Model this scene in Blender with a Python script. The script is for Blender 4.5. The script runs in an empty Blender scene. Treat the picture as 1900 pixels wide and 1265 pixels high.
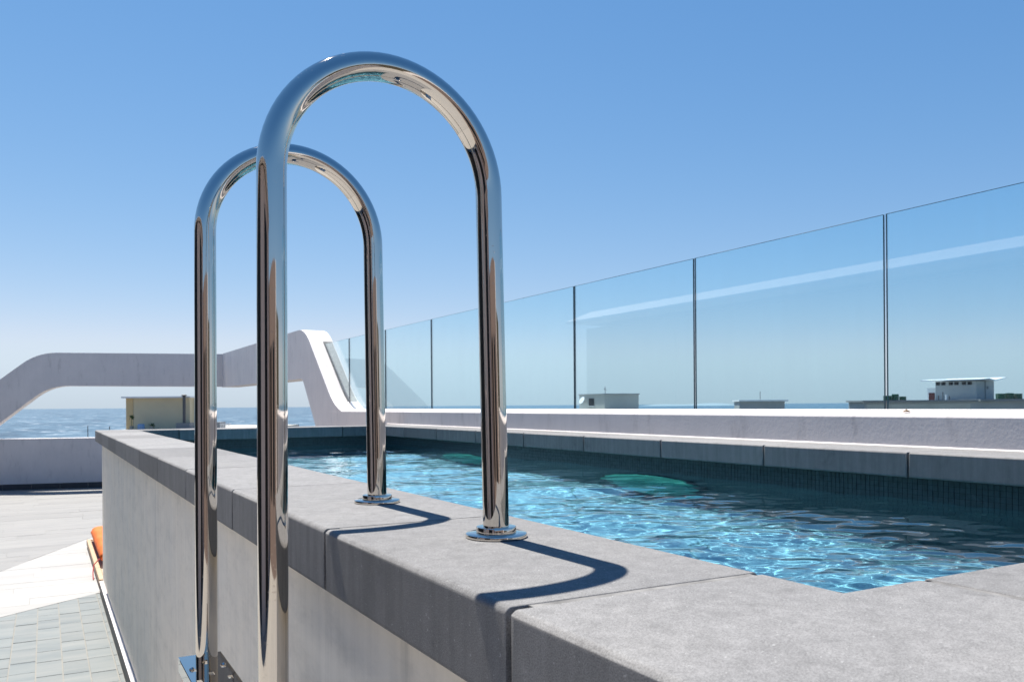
import bpy, bmesh, math, random
import numpy as np
from mathutils import Vector, Matrix
from mathutils.geometry import tessellate_polygon

random.seed(7)
rng = np.random.default_rng(11)
sc = bpy.context.scene
col = sc.collection
R = math.radians

# ------------------------------------------------------------------ camera
# world: floor z = 0, +Y runs along the pool, +X across it; the camera stands over the origin
ZC = 1.88
F_PX, W_PX, H_PX = 1556.0, 1900, 1265
YAW, ROLL, HOR = R(29.1), 0.0071, 751.75
_fw = Vector((math.sin(YAW), math.cos(YAW), 0))
_rt = Vector((math.cos(YAW), -math.sin(YAW), 0))
_up = Vector((0, 0, 1))
_cr = _rt * math.cos(ROLL) - _up * math.sin(ROLL)
_cu = _rt * math.sin(ROLL) + _up * math.cos(ROLL)
cd = bpy.data.cameras.new('camera')
cam = bpy.data.objects.new('camera', cd)
col.objects.link(cam)
m3 = Matrix((_cr, _cu, -_fw)).transposed()
cam.matrix_world = Matrix.Translation((0, 0, ZC)) @ m3.to_4x4()
cd.sensor_width = 36
cd.lens = 36 * F_PX / W_PX
cd.shift_y = (HOR - H_PX / 2) / W_PX
cd.dof.use_dof = True
cd.dof.focus_distance = 1.9
cd.dof.aperture_fstop = 14
cd.clip_start = 0.05
cd.clip_end = 120000
sc.camera = cam

# ------------------------------------------------------------------ sky, sun, exposure
SUN_EL, SUN_AZ = R(62.5), R(-3.5)          # azimuth from +Y towards +X
sdir = Vector((math.sin(SUN_AZ) * math.cos(SUN_EL), math.cos(SUN_AZ) * math.cos(SUN_EL), math.sin(SUN_EL)))
world = bpy.data.worlds.new('World')
sc.world = world
world.use_nodes = True
wn = world.node_tree
bg = wn.nodes['Background']
sky = wn.nodes.new('ShaderNodeTexSky')
sky.sky_type = 'NISHITA'
sky.sun_disc = False
sky.sun_elevation = SUN_EL
sky.sun_rotation = SUN_AZ
sky.altitude = 0
sky.air_density = 1.0
sky.dust_density = 0.0
sky.ozone_density = 2.5
# one colour grade for the whole sky: clear, saturated sea-air blue
sep = wn.nodes.new('ShaderNodeSeparateColor')
com = wn.nodes.new('ShaderNodeCombineColor')
wn.links.new(sky.outputs[0], sep.inputs[0])
for i, (pw, gn) in enumerate(((1.22, .395), (.80, .765), (.544, 1.475))):
    p_ = wn.nodes.new('ShaderNodeMath'); p_.operation = 'POWER'; p_.inputs[1].default_value = pw
    m_ = wn.nodes.new('ShaderNodeMath'); m_.operation = 'MULTIPLY'; m_.inputs[1].default_value = gn
    wn.links.new(sep.outputs[i], p_.inputs[0]); wn.links.new(p_.outputs[0], m_.inputs[0])
    grade = [m_] if i == 0 else grade + [m_]
def cap_to(a, b, k):                      # a, but never above k * b
    q = wn.nodes.new('ShaderNodeMath'); q.operation = 'MULTIPLY'; q.inputs[1].default_value = k
    wn.links.new(b, q.inputs[0])
    r_ = wn.nodes.new('ShaderNodeMath'); r_.operation = 'SMOOTH_MIN'; r_.inputs[2].default_value = 0.4
    wn.links.new(a, r_.inputs[0]); wn.links.new(q.outputs[0], r_.inputs[1])
    return r_.outputs[0]
gch = cap_to(grade[1].outputs[0], grade[2].outputs[0], .88)
wn.links.new(cap_to(grade[0].outputs[0], gch, .86), com.inputs[0])
wn.links.new(gch, com.inputs[1])
wn.links.new(grade[2].outputs[0], com.inputs[2])
wn.links.new(com.outputs[0], bg.inputs[0])
bg.inputs[1].default_value = 0.10
sd = bpy.data.lights.new('sun', 'SUN')
sd.energy = 5.0
sd.angle = R(0.53)
sd.color = (1.0, 0.945, 0.865)
sun = bpy.data.objects.new('sun', sd)
col.objects.link(sun)
sun.rotation_euler = sdir.to_track_quat('Z', 'Y').to_euler()
sun.location = (0, 0, 30)
sc.view_settings.view_transform = 'Standard'
sc.view_settings.look = 'None'
sc.view_settings.exposure = 0.95
sc.view_settings.gamma = 1.0
sc.view_settings.use_curve_mapping = False
cy = sc.cycles
cy.use_denoising = True
cy.max_bounces = 12
cy.diffuse_bounces = 4
cy.glossy_bounces = 6
cy.transmission_bounces = 8
cy.transparent_max_bounces = 16
cy.caustics_reflective = False
cy.caustics_refractive = True
cy.sample_clamp_indirect = 8.0
try:
    sd.cycles.is_caustics_light = True
except Exception as e:
    print('no caustics light', e)

# ------------------------------------------------------------------ pixel -> point (photo pixels, 1900 wide)
def ray(x, y):
    u, v = x - 950.0, HOR - y
    return (_cr * u + _cu * v) / F_PX + _fw
def at_depth(x, y, d):
    p = ray(x, y) * d
    p.z += ZC
    return p
def on_z(x, y, z):
    r = ray(x, y)
    p = r * ((z - ZC) / r.z)
    p.z = z
    return p

# ------------------------------------------------------------------ materials
def new_mat(name):
    m = bpy.data.materials.new(name)
    m.use_nodes = True
    nt = m.node_tree
    b = nt.nodes['Principled BSDF']
    return m, nt, b
def N(nt, kind, **kw):
    n = nt.nodes.new(kind)
    for k, v in kw.items():
        if k in n.inputs:
            n.inputs[k].default_value = v
        else:
            setattr(n, k, v)
    return n
def ramp(nt, fac, stops):
    r = nt.nodes.new('ShaderNodeValToRGB')
    e = r.color_ramp.elements
    while len(e) > 1:
        e.remove(e[-1])
    e[0].position, e[0].color = stops[0][0], (*stops[0][1], 1)
    for p, c in stops[1:]:
        q = e.new(p)
        q.color = (*c, 1)
    nt.links.new(fac, r.inputs[0])
    return r.outputs[0]
def g(v, t=(1, 1, 1)):
    return (v * t[0], v * t[1], v * t[2])
def mixc(nt, fac, a, b, mode='MIX'):
    m = nt.nodes.new('ShaderNodeMix')
    m.data_type = 'RGBA'
    m.blend_type = mode
    for s, v in ((m.inputs[0], fac), (m.inputs[6], a), (m.inputs[7], b)):
        if isinstance(v, (int, float)):
            s.default_value = v
        elif isinstance(v, tuple):
            s.default_value = (*v, 1)
        else:
            nt.links.new(v, s)
    return m.outputs[2]
def coords(nt, scale=(1, 1, 1), kind='Object'):
    tc = nt.nodes.new('ShaderNodeTexCoord')
    if kind == 'World':
        gm = nt.nodes.new('ShaderNodeNewGeometry')
        src = gm.outputs['Position']
    else:
        src = tc.outputs[kind]
    mp = nt.nodes.new('ShaderNodeMapping')
    mp.inputs['Scale'].default_value = scale
    nt.links.new(src, mp.inputs[0])
    return mp.outputs[0]
def noise(nt, vec, scale, detail=4, rough=0.55):
    n = nt.nodes.new('ShaderNodeTexNoise')
    n.inputs['Scale'].default_value = scale
    n.inputs['Detail'].default_value = detail
    n.inputs['Roughness'].default_value = rough
    nt.links.new(vec, n.inputs['Vector'])
    return n.outputs['Fac']
def bump(nt, b, h, strength, dist):
    n = nt.nodes.new('ShaderNodeBump')
    n.inputs['Strength'].default_value = strength
    n.inputs['Distance'].default_value = dist
    nt.links.new(h, n.inputs['Height'])
    nt.links.new(n.outputs[0], b.inputs['Normal'])
def obj_rand(nt):
    return nt.nodes.new('ShaderNodeObjectInfo').outputs['Random']
def mul(nt, a, k, add=0.0):
    n = nt.nodes.new('ShaderNodeMath')
    n.operation = 'MULTIPLY_ADD'
    nt.links.new(a, n.inputs[0])
    n.inputs[1].default_value = k
    n.inputs[2].default_value = add
    return n.outputs[0]

def mat_granite():
    m, nt, b = new_mat('grey_granite')
    v = coords(nt, kind='World')
    big = noise(nt, v, 2.3, 5, 0.6)
    c = ramp(nt, big, [(0.30, (.205, .203, .203)), (0.52, (.222, .219, .217)), (0.75, (.240, .236, .231))])
    sp = noise(nt, v, 620, 2, 0.5)
    spc = ramp(nt, sp, [(0.34, g(.72)), (0.5, g(1.0)), (0.68, g(1.25))])
    c = mixc(nt, 1.0, c, spc, 'MULTIPLY')
    mid = noise(nt, v, 38, 4, 0.6)
    c = mixc(nt, 1.0, c, ramp(nt, mid, [(0.3, g(.96)), (0.7, g(1.04))]), 'MULTIPLY')
    st = noise(nt, coords(nt, (14, 14, 1.1), 'World'), 3.0, 3, 0.6)      # rain streaks on upright faces
    c = mixc(nt, 1.0, c, ramp(nt, st, [(0.3, g(.88)), (0.72, g(1.12))]), 'MULTIPLY')
    c = mixc(nt, 1.0, c, ramp(nt, obj_rand(nt), [(0, g(.82)), (1, g(1.14))]), 'MULTIPLY')
    nt.links.new(c, b.inputs['Base Color'])
    # pale mineral flecks and a few dark water marks
    fl = noise(nt, v, 210, 1, 0.4)
    c = mixc(nt, ramp(nt, fl, [(0.745, g(0)), (0.77, g(.40))]), c, (.52, .52, .51))
    wm = noise(nt, v, 5.5, 6, 0.7)
    c = mixc(nt, 1.0, c, ramp(nt, wm, [(0.30, g(.78)), (0.37, g(.95)), (0.5, g(1.0)), (0.63, g(1.0)), (0.70, g(1.13))]), 'MULTIPLY')
    nt.links.new(c, b.inputs['Base Color'])
    b.inputs['Roughness'].default_value = 0.8
    b.inputs['Specular IOR Level'].default_value = 0.15
    bump(nt, b, mixc(nt, 0.4, sp, mid), 0.25, 0.0016)
    return m
def mat_plain(name, colr, rough=0.6, nscale=3.0, var=0.08, bump_d=0.0, bscale=80, metallic=0.0, spec=0.4):
    m, nt, b = new_mat(name)
    v = coords(nt, kind='World')
    n = noise(nt, v, nscale, 5, 0.6)
    c = mixc(nt, 1.0, tuple(colr), ramp(nt, n, [(0.3, g(1 - var)), (0.7, g(1 + var))]), 'MULTIPLY')
    nt.links.new(c, b.inputs['Base Color'])
    b.inputs['Roughness'].default_value = rough
    b.inputs['Metallic'].default_value = metallic
    b.inputs['Specular IOR Level'].default_value = spec
    if bump_d:
        bump(nt, b, noise(nt, v, bscale, 4, 0.6), 0.5, bump_d)
    return m
def mat_pool_plaster():
    m, nt, b = new_mat('pale_grey_plaster')
    v = coords(nt, kind='World')
    st = noise(nt, coords(nt, (7, 7, 0.55), 'World'), 1.0, 6, 0.65)
    fine = noise(nt, coords(nt, (16, 16, 0.9), 'World'), 1.0, 5, 0.65)
    c = ramp(nt, st, [(0.30, (.70, .655, .58)), (0.42, (.90, .835, .735)), (0.72, (.95, .88, .77))])
    c = mixc(nt, 1.0, c, ramp(nt, fine, [(0.3, g(.93)), (0.7, g(1.05))]), 'MULTIPLY')
    tw = noise(nt, coords(nt, (3.0, 3.0, 7.0), 'World'), 1.3, 7, 0.72)      # trowel clouds
    c = mixc(nt, 1.0, c, ramp(nt, tw, [(0.32, g(.86)), (0.5, g(1.0)), (0.7, g(1.05))]), 'MULTIPLY')
    cl = noise(nt, v, 2.2, 4, 0.6)
    c = mixc(nt, 1.0, c, ramp(nt, cl, [(0.3, (.93, .94, .95)), (0.7, (1.05, 1.03, 1.0))]), 'MULTIPLY')
    nt.links.new(c, b.inputs['Base Color'])
    b.inputs['Roughness'].default_value = 0.6
    bump(nt, b, noise(nt, v, 30, 4, 0.6), 0.3, 0.004)
    return m
def mat_white_wall():
    m, nt, b = new_mat('white_plaster')
    v = coords(nt, kind='World')
    n = noise(nt, v, 1.6, 5, 0.6)
    c = ramp(nt, n, [(0.3, (.63, .595, .585)), (0.7, (.71, .665, .645))])
    sc_ = noise(nt, coords(nt, (9, 9, 2.2), 'World'), 1.0, 5, 0.7)
    c = mixc(nt, 1.0, c, ramp(nt, sc_, [(0.30, g(.82)), (0.42, g(.97)), (0.8, g(1.03))]), 'MULTIPLY')
    spk = noise(nt, v, 75, 2, 0.5)
    c = mixc(nt, ramp(nt, spk, [(0.70, g(0)), (0.74, g(.5))]), c, (.86, .85, .84))
    nt.links.new(c, b.inputs['Base Color'])
    b.inputs['Roughness'].default_value = 0.65
    h = mixc(nt, 0.4, noise(nt, v, 5, 4, 0.6), noise(nt, v, 55, 3, 0.6))
    bump(nt, b, h, 0.35, 0.006)
    return m
def mat_steel():
    m, nt, b = new_mat('polished_steel')
    v = coords(nt, (1, 1, 0.25), 'World')
    b.inputs['Base Color'].default_value = (.62, .58, .53, 1)
    b.inputs['Metallic'].default_value = 1.0
    n = noise(nt, v, 60, 4, 0.6)
    spots = ramp(nt, noise(nt, coords(nt, (1, 1, 1), 'World'), 160, 2, 0.5), [(0.66, g(0)), (0.70, g(.10))])     # dried water spots
    ad = nt.nodes.new('ShaderNodeMath'); ad.operation = 'ADD'
    nt.links.new(mul(nt, n, 0.07, 0.0), ad.inputs[0]); nt.links.new(spots, ad.inputs[1])
    nt.links.new(ad.outputs[0], b.inputs['Roughness'])
    bump(nt, b, noise(nt, v, 9, 2, 0.5), 0.05, 0.004)
    return m
def mat_glass():
    m, nt, b = new_mat('balustrade_glass')
    nt.nodes.remove(b)
    out = nt.nodes['Material Output']
    tr = nt.nodes.new('ShaderNodeBsdfTransparent')
    tr.inputs[0].default_value = (.880, .978, 1.0, 1)
    gl = nt.nodes.new('ShaderNodeBsdfGlossy')
    gl.inputs['Roughness'].default_value = 0.0
    gl.inputs[0].default_value = (1, 1, 1, 1)
    # mirror share of one face (Schlick, the same from either side)
    gm = nt.nodes.new('ShaderNodeNewGeometry')
    dt = nt.nodes.new('ShaderNodeVectorMath'); dt.operation = 'DOT_PRODUCT'
    nt.links.new(gm.outputs['Normal'], dt.inputs[0])
    nt.links.new(gm.outputs['Incoming'], dt.inputs[1])
    ab = nt.nodes.new('ShaderNodeMath'); ab.operation = 'ABSOLUTE'
    nt.links.new(dt.outputs['Value'], ab.inputs[0])
    pw_ = nt.nodes.new('ShaderNodeMath'); pw_.operation = 'POWER'
    nt.links.new(mul(nt, ab.outputs[0], -1.0, 1.0), pw_.inputs[0])
    pw_.inputs[1].default_value = 5.0
    frs = mul(nt, pw_.outputs[0], 0.957, 0.043)
    # a thin film of salt and dust scatters a little light
    df = nt.nodes.new('ShaderNodeBsdfDiffuse')
    df.inputs[0].default_value = (.75, .80, .82, 1)
    mx = nt.nodes.new('ShaderNodeMixShader')
    mx2 = nt.nodes.new('ShaderNodeMixShader')
    v = coords(nt, (1, 1.0, 0.5), 'World')
    d = noise(nt, v, 3.0, 5, 0.65)
    salt = ramp(nt, noise(nt, coords(nt, (1, 1, 1), 'World'), 70, 2, 0.5), [(0.68, g(0)), (0.72, g(.05))])
    smr = noise(nt, coords(nt, (1, 9, 0.7), 'World'), 1.0, 5, 0.7)             # wiped streaks
    a1 = nt.nodes.new('ShaderNodeMath'); a1.operation = 'ADD'
    nt.links.new(mul(nt, d, 0.035, -0.010), a1.inputs[0]); nt.links.new(salt, a1.inputs[1])
    a2 = nt.nodes.new('ShaderNodeMath'); a2.operation = 'ADD'; a2.use_clamp = True
    nt.links.new(a1.outputs[0], a2.inputs[0]); nt.links.new(mul(nt, smr, 0.05, -0.018), a2.inputs[1])
    nt.links.new(a2.outputs[0], mx2.inputs[0])
    nt.links.new(tr.outputs[0], mx2.inputs[1])
    nt.links.new(df.outputs[0], mx2.inputs[2])
    nt.links.new(frs, mx.inputs[0])
    nt.links.new(mx2.outputs[0], mx.inputs[1])
    nt.links.new(gl.outputs[0], mx.inputs[2])
    nt.links.new(mx.outputs[0], out.inputs[0])
    return m
def mat_water():
    m, nt, b = new_mat('clear_water')
    nt.nodes.remove(b)
    out = nt.nodes['Material Output']
    gl = nt.nodes.new('ShaderNodeBsdfGlass')
    gl.inputs['IOR'].default_value = 1.333
    gl.inputs['Roughness'].default_value = 0.0
    gl.inputs['Color'].default_value = (.86, .96, 1.0, 1)
    nt.links.new(gl.outputs[0], out.inputs[0])
    return m
def mat_mosaic(name, c0, c1, grout):
    m, nt, b = new_mat(name)
    # 25 mm glass mosaic: brick pattern on the face's own two axes
    gm = nt.nodes.new('ShaderNodeNewGeometry')
    sp = nt.nodes.new('ShaderNodeSeparateXYZ')
    nt.links.new(gm.outputs['Position'], sp.inputs[0])
    sn = nt.nodes.new('ShaderNodeSeparateXYZ')
    nt.links.new(gm.outputs['Normal'], sn.inputs[0])
    def mth(op, a, bb=None, c=None):
        n = nt.nodes.new('ShaderNodeMath')
        n.operation = op
        for i, v in enumerate((a, bb, c)):
            if v is None:
                continue
            if isinstance(v, (int, float)):
                n.inputs[i].default_value = v
            else:
                nt.links.new(v, n.inputs[i])
        return n.outputs[0]
    def line(axis):
        t = mth('FRACT', mth('MULTIPLY', sp.outputs[axis], 1 / 0.025))
        inside = mth('GREATER_THAN', mth('MINIMUM', t, mth('SUBTRACT', 1.0, t)), 0.045)
        facing = mth('GREATER_THAN', mth('ABSOLUTE', sn.outputs[axis]), 0.5)
        return mth('MAXIMUM', inside, facing)
    tile = mth('MULTIPLY', mth('MULTIPLY', line(0), line(1)), line(2))
    sn2 = nt.nodes.new('ShaderNodeVectorMath')
    sn2.operation = 'SNAP'
    sn2.inputs[1].default_value = (.025, .025, .025)
    nt.links.new(gm.outputs['Position'], sn2.inputs[0])
    wnz = nt.nodes.new('ShaderNodeTexWhiteNoise')
    nt.links.new(sn2.outputs[0], wnz.inputs[0])
    c = mixc(nt, wnz.outputs[0], tuple(c0), tuple(c1))
    c = mixc(nt, tile, tuple(grout), c)
    nt.links.new(c, b.inputs['Base Color'])
    b.inputs['Roughness'].default_value = 0.35
    bump(nt, b, tile, 0.4, 0.001)
    return m
def mat_stone(name, lo, hi, vein, scale, rough=0.55):
    m, nt, b = new_mat(name)
    oi = nt.nodes.new('ShaderNodeObjectInfo')
    gm = nt.nodes.new('ShaderNodeNewGeometry')
    ad = nt.nodes.new('ShaderNodeVectorMath')
    ad.operation = 'MULTIPLY_ADD'
    cx = nt.nodes.new('ShaderNodeCombineXYZ')
    for i in range(3):
        nt.links.new(oi.outputs['Random'], cx.inputs[i])
    nt.links.new(cx.outputs[0], ad.inputs[0])
    ad.inputs[1].default_value = (37, 53, 11)
    nt.links.new(gm.outputs['Position'], ad.inputs[2])
    mp = nt.nodes.new('ShaderNodeMapping')
    mp.inputs['Rotation'].default_value = (0, 0, R(24))
    mp.inputs['Scale'].default_value = (1.4, 6.5, 1)
    nt.links.new(ad.outputs[0], mp.inputs[0])
    n = noise(nt, mp.outputs[0], scale, 6, 0.62)
    c = ramp(nt, n, [(0.28, vein), (0.45, lo), (0.72, hi)])
    c = mixc(nt, 1.0, c, ramp(nt, oi.outputs['Random'], [(0, g(.93)), (1, g(1.07))]), 'MULTIPLY')
    nt.links.new(c, b.inputs['Base Color'])
    b.inputs['Roughness'].default_value = rough
    bump(nt, b, n, 0.25, 0.004)
    return m
def mat_sea():
    m, nt, b = new_mat('sea_water')
    v = coords(nt, (1, 1, 1), 'World')
    mp = nt.nodes.new('ShaderNodeMapping')
    mp.inputs['Rotation'].default_value = (0, 0, YAW)
    mp.inputs['Scale'].default_value = (1.0, 0.45, 1)
    nt.links.new(v, mp.inputs[0])
    w1 = noise(nt, mp.outputs[0], 0.05, 8, 0.70)
    w2 = noise(nt, mp.outputs[0], 0.03, 8, 0.72)
    c = ramp(nt, w2, [(0.36, (.022, .050, .080)), (0.5, (.055, .110, .160)), (0.64, (.13, .20, .255))])
    foam = ramp(nt, w1, [(0.56, g(0)), (0.68, g(.60))])
    c = mixc(nt, foam, c, (.62, .68, .72))
    nt.links.new(c, b.inputs['Base Color'])
    b.inputs['Roughness'].default_value = 0.4
    b.inputs['Specular IOR Level'].default_value = 0.3
    b.inputs['IOR'].default_value = 1.333
    bump(nt, b, mixc(nt, 0.5, w1, noise(nt, mp.outputs[0], 0.16, 5, 0.6)), 0.9, 4.0)
    return m

M = {}
M['granite'] = mat_granite()
M['mortar'] = mat_plain('dark_mortar', (.175, .170, .163), 0.9, 25, .4, 0.002, 150)
M['pool_plaster'] = mat_pool_plaster()
M['white'] = mat_white_wall()
M['steel'] = mat_steel()
M['glass'] = mat_glass()
M['glass_edge'] = mat_plain('glass_edge', (.010, .050, .070), 0.12, 3, .2, spec=0.6)
M['water'] = mat_water()
M['basin'] = mat_mosaic('sunlit_pool_mosaic', (.20, .47, .57), (.28, .60, .69), (.10, .27, .33))  # floor copy of the mosaic, lightened for the sunlight on it
M['basin_wall'] = mat_mosaic('shaded_pool_mosaic', (.036, .100, .120), (.060, .140, .160), (.02, .06, .07))  # wall copy of the same mosaic, darkened for its shade
M['tile_dark'] = mat_plain('grey_green_mosaic', (.050, .072, .076), 0.3, 30, .3)
M['tile_grout'] = mat_plain('mosaic_grout', (.018, .026, .028), 0.9, 40, .2)
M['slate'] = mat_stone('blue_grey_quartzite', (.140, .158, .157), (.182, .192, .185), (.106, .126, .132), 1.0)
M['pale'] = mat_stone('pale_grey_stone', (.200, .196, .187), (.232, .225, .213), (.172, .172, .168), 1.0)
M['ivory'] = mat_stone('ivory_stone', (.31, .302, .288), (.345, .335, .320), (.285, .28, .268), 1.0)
M['grout'] = mat_plain('cream_grout', (.24, .235, .215), 0.9, 8, .1)
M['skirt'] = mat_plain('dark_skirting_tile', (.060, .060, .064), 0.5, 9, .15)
M['sea'] = mat_sea()

# ------------------------------------------------------------------ geometry helpers
WL = {}
def tag(o, label=None, cat=None, group=None, kind=None):
    if label: o['label'] = label
    if cat: o['category'] = cat
    if group: o['group'] = group
    if kind: o['kind'] = kind
    return o
def thing(name, loc, label, cat, group=None):
    o = bpy.data.objects.new(name, None)
    o.empty_display_size = 0.2
    col.objects.link(o)
    o.location = loc
    WL[o] = Vector(loc)
    return tag(o, label, cat, group)
def link_mesh(name, me, mats, parent=None, smooth=False):
    if not isinstance(mats, (list, tuple)):
        mats = [mats]
    for mm in mats:
        me.materials.append(M[mm] if isinstance(mm, str) else mm)
    if smooth:
        for p in me.polygons:
            p.use_smooth = True
    o = bpy.data.objects.new(name, me)
    col.objects.link(o)
    if parent is not None:
        off = WL[parent]
        me.transform(Matrix.Translation(-off))
        o.parent = parent
        WL[o] = off
    else:
        WL[o] = Vector((0, 0, 0))
    return o
def from_bm(name, bm, mats, parent=None, smooth=False):
    bmesh.ops.recalc_face_normals(bm, faces=bm.faces)
    me = bpy.data.meshes.new(name)
    bm.to_mesh(me)
    bm.free()
    return link_mesh(name, me, mats, parent, smooth)
def bm_box(bm, x0, x1, y0, y1, z0, z1, xf=None):
    vs = [bm.verts.new(p) for p in ((x0, y0, z0), (x1, y0, z0), (x1, y1, z0), (x0, y1, z0),
                                   (x0, y0, z1), (x1, y0, z1), (x1, y1, z1), (x0, y1, z1))]
    if xf is not None:
        for v in vs:
            v.co = xf @ v.co
    return [bm.faces.new([vs[i] for i in f]) for f in
            ((3, 2, 1, 0), (4, 5, 6, 7), (0, 1, 5, 4), (1, 2, 6, 5), (2, 3, 7, 6), (3, 0, 4, 7))]
def box(name, x0, x1, y0, y1, z0, z1, mat, parent=None, bevel=0.0, seg=2, xf=None):
    bm = bmesh.new()
    bm_box(bm, x0, x1, y0, y1, z0, z1, xf)
    if bevel:
        bmesh.ops.bevel(bm, geom=bm.edges[:], offset=bevel, segments=seg, affect='EDGES', profile=0.5)
    return from_bm(name, bm, mat, parent)
def prism(name, poly, axis_vec, mat, parent=None, bevel=0.0, seg=2, poly2=None):
    """poly: list of 3D points (front outline); swept by axis_vec (or to poly2)"""
    bm = bmesh.new()
    a = [bm.verts.new(p) for p in poly]
    q = poly2 or [Vector(p) + Vector(axis_vec) for p in poly]
    b = [bm.verts.new(p) for p in q]
    n = len(a)
    for t in tessellate_polygon([[Vector(p) for p in poly]]):
        bm.faces.new([a[i] for i in t])
        bm.faces.new([b[i] for i in t])
    for i in range(n):
        bm.faces.new((a[(i + 1) % n], a[i], b[i], b[(i + 1) % n]))
    bmesh.ops.recalc_face_normals(bm, faces=bm.faces)
    if bevel:
        ed = [e for e in bm.edges if len(e.link_faces) == 2 and e.calc_face_angle(0) > 0.5]
        bmesh.ops.bevel(bm, geom=ed, offset=bevel, segments=seg, affect='EDGES', profile=0.5, clamp_overlap=True)
    bmesh.ops.triangulate(bm, faces=[f for f in bm.faces if len(f.verts) > 4])
    return from_bm(name, bm, mat, parent)
def sweep_bm(bm, pts, rad, ns=24, caps=True):
    pts = [Vector(p) for p in pts]
    rings = []
    prev = None
    for i, p in enumerate(pts):
        t = (pts[min(i + 1, len(pts) - 1)] - pts[max(i - 1, 0)]).normalized()
        if prev is None:
            ref = Vector((0, 1, 0)) if abs(t.y) < 0.9 else Vector((1, 0, 0))
            nrm = (ref - t * ref.dot(t)).normalized()
        else:
            nrm = (prev - t * prev.dot(t)).normalized()
        prev = nrm
        bi = t.cross(nrm)
        r = rad[i] if isinstance(rad, (list, tuple)) else rad
        rings.append([bm.verts.new(p + (nrm * math.cos(2 * math.pi * k / ns) + bi * math.sin(2 * math.pi * k / ns)) * r) for k in range(ns)])
    for a, b in zip(rings, rings[1:]):
        for k in range(ns):
            bm.faces.new((a[k], a[(k + 1) % ns], b[(k + 1) % ns], b[k]))
    if caps:
        bm.faces.new(rings[0][::-1])
        bm.faces.new(rings[-1])
def tube(name, pts, rad, mat, parent=None, ns=24):
    bm = bmesh.new()
    sweep_bm(bm, pts, rad, ns)
    o = from_bm(name, bm, mat, parent, True)
    md = o.modifiers.new('edge', 'EDGE_SPLIT')
    md.split_angle = R(40)
    return o
def lathe(name, prof, c, mat, parent=None, ns=48, smooth=True):
    bm = bmesh.new()
    rings = []
    for r, z in prof:
        rings.append([bm.verts.new((c[0] + r * math.cos(2 * math.pi * k / ns), c[1] + r * math.sin(2 * math.pi * k / ns), c[2] + z)) for k in range(ns)])
    for a, b in zip(rings, rings[1:]):
        for k in range(ns):
            bm.faces.new((a[k], a[(k + 1) % ns], b[(k + 1) % ns], b[k]))
    bm.faces.new(rings[0][::-1])
    bm.faces.new(rings[-1])
    o = from_bm(name, bm, mat, parent, smooth)
    if smooth:
        o.data.polygons.foreach_set('use_smooth', [True] * len(o.data.polygons))
        md = o.modifiers.new('edge', 'EDGE_SPLIT')
        md.split_angle = R(35)
    return o
def clip(poly, n, d):
    """keep the part of a 2D polygon with n.p <= d"""
    out = []
    for i in range(len(poly)):
        a, b = poly[i], poly[(i + 1) % len(poly)]
        da, db = n[0] * a[0] + n[1] * a[1] - d, n[0] * b[0] + n[1] * b[1] - d
        if da <= 0:
            out.append(a)
        if da * db < 0:
            t = da / (da - db)
            out.append((a[0] + (b[0] - a[0]) * t, a[1] + (b[1] - a[1]) * t))
    return out

# ================================================================== the setting
# ---- sea, land, distant headland
SEA_Z = -17.0
def sheet(name, pts, mat, kind='structure'):
    me = bpy.data.meshes.new(name)
    me.from_pydata([tuple(p) for p in pts], [], [tuple(range(len(pts)))])
    o = link_mesh(name, me, mat)
    return tag(o, kind=kind)
S = 60000
sheet('sea', [(-S, -S, SEA_Z), (S, -S, SEA_Z), (S, S, SEA_Z), (-S, S, SEA_Z)], 'sea')
M['land'] = mat_plain('town_ground', (.16, .15, .13), 0.9, .05, .3)
bm = bmesh.new()
ang = [2 * math.pi * k / 48 for k in range(48)]
top = [bm.verts.new((190 * (1 + .12 * math.sin(3 * a + 1)) * math.cos(a) + 40, 150 * (1 + .1 * math.sin(4 * a)) * math.sin(a), SEA_Z + 2.0)) for a in ang]
low = [bm.verts.new((v.co.x * 1.1, v.co.y * 1.1, SEA_Z - 2.0)) for v in top]
bm.faces.new(top)
for k in range(48):
    bm.faces.new((top[k], low[k], low[(k + 1) % 48], top[(k + 1) % 48]))
tag(from_bm('ground', bm, 'land'), kind='structure')
M['hill'] = mat_plain('far_headland', (.20, .26, .30), 0.9, .002, .1)
bm = bmesh.new()
P0 = at_depth(1215, 750, 9000); P1 = at_depth(1420, 748.5, 9000)
row_f, row_t = [], []
for k in range(25):
    t = k / 24
    p = P0.lerp(P1, t)
    hgt = 34 * math.sin(math.pi * t) ** 0.7 * (0.75 + 0.25 * math.sin(9 * t + 1))
    row_f.append(bm.verts.new((p.x, p.y, SEA_Z - 1)))
    row_t.append(bm.verts.new((p.x + 300, p.y + 600, SEA_Z + hgt)))
row_b = [bm.verts.new((v.co.x + 300, v.co.y + 600, SEA_Z - 1)) for v in row_t]
for a, b in ((row_f, row_t), (row_t, row_b)):
    for k in range(24):
        bm.faces.new((a[k], a[k + 1], b[k + 1], b[k]))
tag(from_bm('headland', bm, 'hill', smooth=True), kind='structure')

# ---- terrace floor with stone tiles
XW = 0.505                       # outer face of the pool wall
floor = box('terrace_floor', -14, 4.3, -12, 26.0, -0.35, -0.006, 'grout')
tag(floor, kind='structure')
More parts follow.
